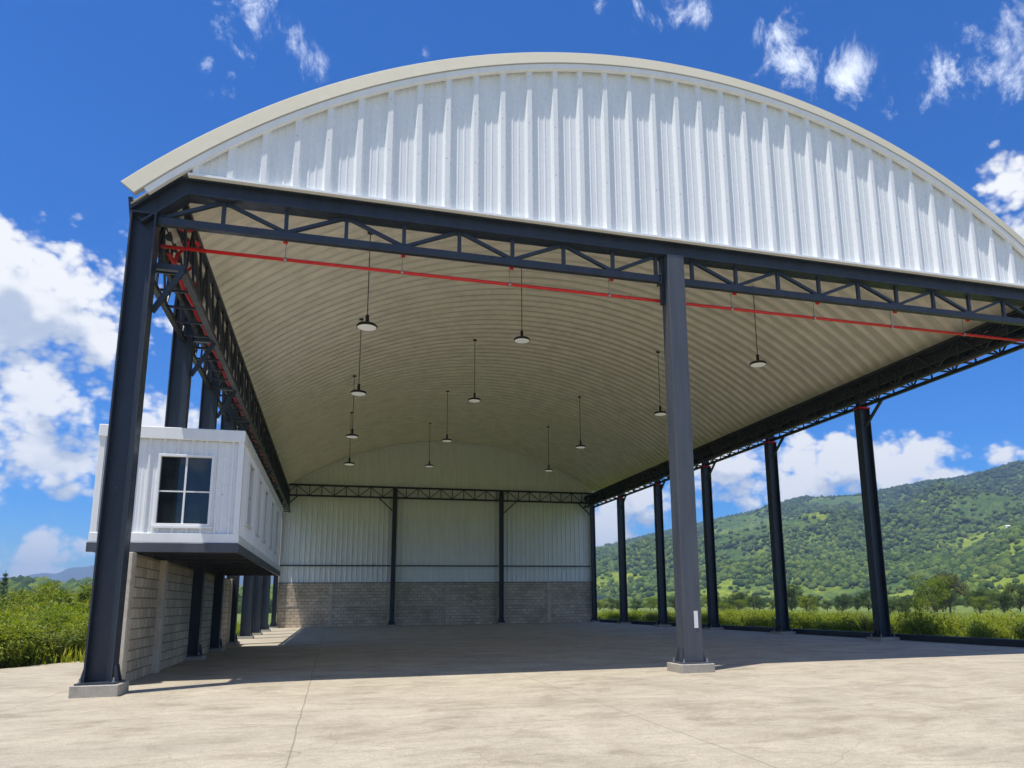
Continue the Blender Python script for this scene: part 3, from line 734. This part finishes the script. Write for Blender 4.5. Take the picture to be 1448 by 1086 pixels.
def height(az, r, ranges):
    h = -6.; which = -1
    x, y = CAM[0]+r*math.sin(az), CAM[1]+r*math.cos(az)
    sc_ = .0011
    wv = mnoise.noise(Vector((x*.0016, y*.0016, 3.)))
    for i, ((A, T), R, LF, LB) in enumerate(ranges):
        if az < A[0]-.05 or az > A[-1]+.1: continue
        tan = float(np.interp(az, A, T)); fade = min(1, max(0, (az-A[0]+.05)/.05))
        rr = R*(1+.05*wv*(1 if i == 0 else 1.5))
        t = (r-rr)/(LF if r < rr else LB)
        top = (tan*rr+CAM[2])*fade
        v = top*prof(t)
        # gullies down the face, none at the crest
        m_ = max(0., min(1., -t*2.2))*max(0, min(1, (1+t)*3))
        gl = mnoise.ridged_multi_fractal(Vector((x*.0026, y*.0026, i*7.)), 1., 2.1, 6, 1., 2.)
        v += m_*(gl-1.1)*.28*abs(top)
        v += mnoise.noise(Vector((x*.02, y*.02, 1.)))*2.0*min(1, abs(top)/60)
        if v > h: h = v; which = i
    return h-1.5, which
def hill_mesh(name, az0, az1, naz, r0, r1, nr, ranges, fields, label):
    V = []; A = []
    for j in range(nr):
        r = r0*(r1/r0)**(j/(nr-1))
        for i in range(naz):
            az = az0+(az1-az0)*i/(naz-1)
            h, wch = height(az, r, ranges)
            V.append((CAM[0]+r*math.sin(az), CAM[1]+r*math.cos(az), h)); A.append(fields[wch] if wch >= 0 else .9)
    mt = 'hill_far' if 'far' in name else 'hill'
    b = MB(); b.v = V; b.f = [(j*naz+i, j*naz+i+1, (j+1)*naz+i+1, (j+1)*naz+i) for j in range(nr-1) for i in range(naz-1)]
    o = b.build(name, mt, smooth=True)
    at = o.data.attributes.new('field', 'FLOAT', 'POINT'); at.data.foreach_set('value', A)
    return tag(o, label, 'hills', None, 'structure')
AZ0 = main[0][0]; AZ1 = az_tan(1560, 700)[0]
hill_mesh('hills', AZ0-.06, AZ1+.12, 260, 200, 2250, 180, RANGES, [.12, .40, .62, .85], 'long green forested mountain behind the right side of the hangar')
hill_mesh('far_hills', az_tan(-150, 800)[0], AZ0+.1, 170, 220, 6200, 90, LRANGES, [.1, .25], 'distant blue hills left of the hangar')
# forest: tree crowns over the slopes, one mass
def ico(sub):
    bm = bmesh.new(); bmesh.ops.create_icosphere(bm, subdivisions=sub, radius=1.); bm.verts.ensure_lookup_table()
    v = np.array([x.co[:] for x in bm.verts]); f = np.array([[q.index for q in p.verts] for p in bm.faces]); bm.free(); return v, f
IV, IF = ico(1)
def forest(name, n, az0, az1, r0, r1, ranges, dens, label, size=(1.1, 3.3)):
    Vs = []; Fs = []; k = 0; tries = 0
    while k < n and tries < n*8:
        tries += 1
        az = random.uniform(az0, az1); r = r0*(r1/r0)**(random.random()**.8)
        x, y = CAM[0]+r*math.sin(az), CAM[1]+r*math.cos(az)
        clump = mnoise.fractal(Vector((x*.006, y*.006, 9.)), 1., 2., 4)
        h, wch = height(az, r, ranges)
        th = dens[wch] if wch >= 0 else .2
        if clump+random.gauss(0, .1) < th and random.random() > .04: continue
        s_ = random.uniform(*size)*(1+.5*max(0, clump))*(.8 if r < 500 else 1+.2*(r > 1200))
        jit = 1+RNG.normal(0, .17, len(IV))
        v = IV*jit[:, None]*np.array([s_, s_, s_*random.uniform(.75, 1.15)])+np.array([x, y, h+s_*.3])
        Vs.append(v); Fs.append(IF+k*len(IV)); k += 1
    Vs = np.concatenate(Vs); Fs = np.concatenate(Fs)
    me = bpy.data.meshes.new(name); me.vertices.add(len(Vs)); me.vertices.foreach_set('co', Vs.astype(np.float32).ravel())
    me.loops.add(Fs.size); me.loops.foreach_set('vertex_index', Fs.astype(np.int32).ravel())
    me.polygons.add(len(Fs)); me.polygons.foreach_set('loop_start', np.arange(0, Fs.size, 3, dtype=np.int32))
    me.update(); me.validate(); me.materials.append(M['canopy'])
    o = bpy.data.objects.new(name, me); COL.objects.link(o); return tag(o, label, 'forest', None, 'stuff')
forest('forest', 42000, AZ0-.02, AZ1, 250, 1640, RANGES, [-.20, .05, .26, .40], 'patches of dark woodland covering the mountain slope')
forest('left_forest', 900, az_tan(-20, 800)[0], az_tan(420, 800)[0], 240, 660, LRANGES, [-.5, -.6], 'bluish woodland on the low hill left of the hangar', (3.5, 6))

# ------------------------------------------------------------------ plants
def leaf_cloud(cent, rad, n, size, droop=.3, shell=.45, long=1.9):
    """n leaf blades spread through an ellipsoidal clump made of several lobes"""
    V = []; Fc = []
    for i in range(n):
        c = cent[random.randrange(len(cent))]; 
        d = Vector((random.gauss(0, 1), random.gauss(0, 1), random.gauss(0, 1))).normalized()
        rr = c[3]*(shell+(1-shell)*random.random()**.5)
        p = Vector((c[0]+d.x*rr*rad[0], c[1]+d.y*rr*rad[1], c[2]+d.z*rr*rad[2]))
        if p.z < .04: p.z = .04+random.random()*.25
        ax = (d+Vector((random.gauss(0, .6), random.gauss(0, .6), random.gauss(0, .5)-droop))).normalized()
        s_ = size*random.uniform(.6, 1.3)
        side = ax.cross(Vector((random.gauss(0, .3), random.gauss(0, .3), 1))).normalized(); nrm = side.cross(ax)
        L = s_*long; w_ = s_*.5; o = len(V)
        V += [p, p+ax*L*.5+side*w_*.5+nrm*w_*.12, p+ax*L-nrm*w_*.25, p+ax*L*.5-side*w_*.5+nrm*w_*.12]
        Fc.append((o, o+1, o+2, o+3))
    b = MB(); b.v = [tuple(q) for q in V]; b.f = Fc; return b
def make_shrub(name, label, h, wid, n, size, mat, lobes, parent_loc=(0, 0, -100)):
    root = empty(name, parent_loc, label, 'shrub')
    cent = []
    for k in range(lobes):
        a = random.uniform(0, 2*PI); q = random.uniform(0, .62)*wid
        cent.append((q*math.cos(a), q*math.sin(a), h*random.uniform(.30, .78), h*random.uniform(.2, .34)))
    leaf_cloud(cent, (1.25, 1.25, 1.), n, size).build('foliage', mat, root)
    st = MB()
    for c_ in cent[:7]:
        st.tube([(0, 0, 0), (c_[0]*.45, c_[1]*.45, c_[2]*.55), (c_[0], c_[1], c_[2]+.1)], [.035, .025, .01], 5)
    st.build('stem', 'bark', root); return root
def fern_shrub(name, label, h, n, mat):
    """arching fronds with rows of narrow leaflets"""
    root = empty(name, (0, 0, -100), label, 'shrub'); b = MB(); st = MB()
    for k in range(n):
        a = random.uniform(0, 2*PI); lean = random.uniform(.25, .75); L = h*random.uniform(.8, 1.15); pts = []
        for i in range(9):
            t = i/8; out = L*lean*t*t*.9; z = L*t*(1-.38*lean*t)
            pts.append(Vector((math.cos(a)*out+.1*math.cos(a*3), math.sin(a)*out+.1*math.sin(a*5), z)))
        st.tube([tuple(p) for p in pts], [.016*(1-.8*i/8) for i in range(9)], 4, False)
        sd = Vector((-math.sin(a), math.cos(a), 0))
        for i in range(2, 9):
            for sg in (-1, 1):
                for q in (0, .5):
                    p = pts[i-1].lerp(pts[i], q); d = (sd*sg+Vector((math.cos(a), math.sin(a), -.25))*.5+Vector((0, 0, random.uniform(-.4, .3)))).normalized()
                    l = h*.17*(1.2-abs(i-5)/7)*random.uniform(.7, 1.2); up = Vector((0, 0, 1)).cross(d).normalized()*l*.13
                    o = len(b.v); b.v += [tuple(p), tuple(p+d*l*.5+up), tuple(p+d*l), tuple(p+d*l*.5-up)]; b.f.append((o, o+1, o+2, o+3))
    b.build('foliage', mat, root); st.build('stem', 'bark', root); return root
def make_tree(name, label, h, wid, n, size, mat, trunk_h, lobes=9, loc=(0, 0, -100)):
    root = empty(name, loc, label, 'tree'); cent = []
    tr = MB(); tr.tube([(0, 0, 0), (.03*h, .02*h, trunk_h*.6), (.02*h, -.01*h, trunk_h+.25*h)], [h*.028, h*.02, h*.01], 7)
    for k in range(lobes):
        a = 2*PI*k/lobes+random.uniform(-.4, .4); q = random.uniform(.15, .62)*wid; z = trunk_h+(h-trunk_h)*random.uniform(.18, .86)
        q *= 1.1-.75*abs((z-trunk_h)/(h-trunk_h)-.4)
        cent.append((q*math.cos(a), q*math.sin(a), z, h*random.uniform(.10, .17)))
        tr.tube([(.025*h, .01*h, trunk_h*random.uniform(.6, 1)), (q*.5*math.cos(a), q*.5*math.sin(a), z-.1*h), (q*math.cos(a), q*math.sin(a), z)], [h*.011, h*.007, h*.003], 5)
    leaf_cloud(cent, (1.2, 1.2, .9), n, size, shell=.3).build('crown', mat, root); tr.build('trunk', 'bark', root); return root

GL = 'leafy shrubs of the thicket beyond the left slab edge'
protoL = [make_shrub('shrub', '', 2.1, 1.5, 2600, .12, 'leaf', 12), make_shrub('shrub', '', 2.3, 1.4, 2600, .105, 'leaf_bright', 12),
          make_shrub('shrub', '', 1.9, 1.5, 2400, .10, 'leaf', 13), fern_shrub('fern_shrub', '', 2.2, 44, 'leaf'), fern_shrub('fern_shrub', '', 1.9, 40, 'leaf_bright')]
def cleanup(protos):
    for p in protos:
        for ch in list(p.children): bpy.data.objects.remove(ch)
        bpy.data.objects.remove(p)
edge = [(-8.6, 0), (-4.62, 8.23), (-3.29, 11.04), (-.9, 16.6)]
def edge_pt(t):
    t *= 3; i = min(2, int(t)); f = t-i; a, b_ = edge[i], edge[i+1]; return a[0]+(b_[0]-a[0])*f, a[1]+(b_[1]-a[1])*f
for k in range(46):
    row = k % 3; t = (k//3)/15
    x, y = edge_pt(.12+.86*t); off = 1.1+row*1.7+random.uniform(-.3, .4)
    x -= off*.92; y += off*.35+random.uniform(-.3, .3)
    pi_ = random.choice((0, 1, 2, 0, 1, 3, 4) if row else (1, 2, 3, 4, 2, 1)); s_ = (.80+.07*row)*random.uniform(.85, 1.12)
    dup(protoL[pi_], (x, y, -.32), random.uniform(0, 6.28), s_, 'dense green shrub in the thicket beyond the left slab edge', GL)
for k in range(26):     # a second, looser belt farther back and along the open left bays
    x = random.uniform(-16, -5); y = random.uniform(18, 46)
    dup(protoL[k % 5], (x, y, -.32), random.uniform(0, 6.28), random.uniform(.8, 1.1), 'dense green shrub in the thicket beyond the left slab edge', GL)
GR = 'low bright shrubs along the right edge of the slab'
protoR = [make_shrub('shrub', '', 1.25, 1.0, 1500, .085, 'leaf_bright', 9), make_shrub('shrub', '', 1.1, 1.1, 1400, .08, 'leaf_bright', 9),
          fern_shrub('fern_shrub', '', 1.35, 40, 'leaf_bright'), fern_shrub('fern_shrub', '', 1.15, 40, 'leaf')]
for k in range(190):
    y = -3+60*(k/189)**1.0+random.uniform(-.4, .4); x = 27.9+abs(random.gauss(0, 1.6))+(0, 1.8, 5.)[k % 3]
    if y < 2: x = max(x, 28.6+(2-y)*1.2); 
    dup(protoR[random.choice((0, 1, 0, 1, 2, 3))], (x, y, -.32), random.uniform(0, 6.28), random.uniform(.8, 1.15), 'low bright green shrub along the right edge of the slab', GR)
cleanup(protoL); cleanup(protoR)
# tall grass: one mass of blades right of the slab and at the left edge
def grass(name, boxes, label):
    V = []; Fc = []
    for x0, x1, y0, y1, n, h in boxes:
        xs = RNG.uniform(x0, x1, n); ys = RNG.uniform(y0, y1, n); hs = h*RNG.uniform(.55, 1.25, n); an = RNG.uniform(0, 2*PI, n); ln = RNG.uniform(.05, .5, n)
        for x, y, hh, a, l in zip(xs, ys, hs, an, ln):
            w_ = .02+.012*random.random(); ca, sa = math.cos(a), math.sin(a); o = len(V)
            V += [(x-sa*w_, y+ca*w_, -.34), (x+sa*w_, y-ca*w_, -.34), (x+ca*hh*l*.35+sa*w_*.8, y+sa*hh*l*.35-ca*w_*.8, -.32+hh*.6), (x+ca*hh*l*.35-sa*w_*.8, y+sa*hh*l*.35+ca*w_*.8, -.32+hh*.6), (x+ca*hh*l, y+sa*hh*l, -.32+hh*(1-.25*l))]
            Fc += [(o, o+1, o+2, o+3), (o+3, o+2, o+4)]
    b = MB(); b.v = V; b.f = Fc
    return tag(b.build(name, 'grass_blade'), label, 'grass', None, 'stuff')
grass('grass', [(26.98, 34, 1.4, 60, 16000, .6), (34, 60, -4, 75, 12000, .85), (28, 46, -6, 1.4, 6000, .6)], 'tall yellow-green grass filling the strip beyond the right slab edge')
grass('left_grass', [(-9, -1.5, 10, 20, 4500, .8), (-14, -5, 2, 12, 5000, .8), (-6, -1, 18, 46, 5000, .9)], 'green grass at the foot of the left thicket')

# single trees: each with its own trunk and crown
def place(u, dist):
    a, _ = az_tan(u, 850); return (CAM[0]+dist*math.sin(a), CAM[1]+dist*math.cos(a), -.32)
tA = make_tree('tree', 'thin young tree standing in the grass by the nearest right column', 2.0, 1.3, 900, .075, 'leaf', .55, 8, place(1294, 37))
tB = make_tree('tree', 'brownish tree with a ragged crown beyond the grass on the right', 5.4, 3.8, 3600, .17, 'leaf_brown', 1.3, 11, place(1342, 112))
tC = make_tree('tree', 'dark round tree beyond the grass right of the mid column', 4.6, 4.4, 3200, .17, 'leaf_dark', .5, 12, place(1118, 125))
tE = make_tree('tree', 'pale green bushy tree at the foot of the hills, left of the brownish tree', 4.6, 4.6, 3000, .18, 'leaf', .5, 12, place(1320, 96))
GT = 'dark trees standing in a loose row beyond the grass'
for i, (u, dist, sc_) in enumerate([(900, 150, .9), (955, 140, 1.05), (1030, 135, .8), (1066, 150, 1.1), (1150, 140, 1.0), (1190, 118, .85), (1228, 128, 1.2), (1275, 120, .8), (1310, 140, 1.2), (1385, 125, 1.15), (1418, 105, .9), (1440, 118, 1.35), (866, 160, 1.0)]):
    dup(tC, place(u, dist), random.uniform(0, 6.28), sc_*.66, 'dark tree in the loose row of trees beyond the grass', GT)
for k in range(95):
    u = random.uniform(835, 1500); dist = random.uniform(75, 330)
    src, lab = ((tC, 'dark tree in the loose row of trees beyond the grass'), (tE, 'pale green bushy tree at the foot of the hills beyond the grass'))[random.random() < .55]
    dup(src, place(u, dist), random.uniform(0, 6.28), random.uniform(.42, .8)*(1 if dist > 120 else .75), lab, GT if src is tC else 'pale bushy trees at the foot of the hills')
tag(tC, 'dark tree in the loose row of trees beyond the grass', None, GT)
tD = make_tree('tree', 'broad green tree rising behind the left thicket beside the front column', 3.2, 3.6, 3600, .13, 'leaf', .8, 12, place(108, 46))
dup(tD, place(60, 58), 2., .95, 'green tree behind the left thicket between the conifer and the front column')
dup(tD, place(146, 60), 4., 1.25, 'green tree behind the left thicket, mostly hidden by the front column')
dup(tD, place(-30, 52), 1., 1.0, 'green tree behind the left thicket at the left border of the view')
for k in range(7):
    dup(tD, (-12-5*random.random(), 24+6*k, -.32), random.uniform(0, 6), random.uniform(.8, 1.2), 'green tree outside the open bays of the left side', 'green trees outside the left bays of the hangar')
# conifer at far left
cf = empty('conifer', place(3, 120), 'dark pointed conifer behind the thicket at far left', 'tree')
cent = [(0, 0, .8+5.6*i/11, .95*(1-i/12.5)) for i in range(12)]
leaf_cloud(cent, (1.25, 1.25, .5), 1800, .15, .5).build('crown', 'leaf_dark', cf); MB().tube([(0, 0, 0), (0, 0, 7.0)], [.16, .02], 6).build('trunk', 'bark', cf)
# small white farmhouses on the near spur
for u, v, rg, lab in ((1263, 838, 415, 'small white farmhouse lowest on the bright green spur'), (1277, 834, 430, 'small white farmhouse just above the lowest one on the spur'), (1381, 772, 755, 'small white farmhouse half way up the upper spur'), (1419, 757, 775, 'small white farmhouse near the top of the upper spur'), (1425, 745, 785, 'topmost small white farmhouse on the upper spur')):
    a, _ = az_tan(u, v); h, _w = height(a, rg, RANGES); z = h
    hs = empty('farmhouse', (CAM[0]+rg*math.sin(a), CAM[1]+rg*math.cos(a), z), lab, 'house', 'white farmhouses on the hillside')
    hs.scale = (.62,)*3; hs.rotation_euler = (0, 0, random.uniform(0, 3))
    MB().box(-3, 3, -2, 2, -3, 2.6).build('wall', 'house', hs)
    MB().add([(-3.3, -2.3, 2.55), (3.3, -2.3, 2.55), (3.3, 2.3, 2.55), (-3.3, 2.3, 2.55), (-3.3, 0, 3.8), (3.3, 0, 3.8)], [(0, 1, 5, 4), (2, 3, 4, 5), (0, 4, 3), (1, 2, 5), (0, 3, 2, 1)]).build('roof', 'house' if rg > 500 else 'tile', hs)
    MB().box(-.5, .5, -2.06, -2., 0, 1.9).build('door', 'rust', hs)

# ------------------------------------------------------------------ haze
hz = MB().box(-6700, 6700, -6700, 6700, -12, 350); ho = hz.build('haze', 'meadow'); ho.data.materials.clear()
hm = bpy.data.materials.new('haze_air'); hm.use_nodes = True; nt = hm.node_tree; nt.nodes.clear(); n = N(nt)
pv = n('ShaderNodeVolumePrincipled', i={'Color': (.52, .72, 1., 1), 'Density': .00026, 'Anisotropy': .2}); out = n('ShaderNodeOutputMaterial'); n.link(pv.outputs[0], out.inputs['Volume'])
ho.data.materials.append(hm); tag(ho, 'thin bluish air that fades the far hills', 'haze', None, 'stuff')
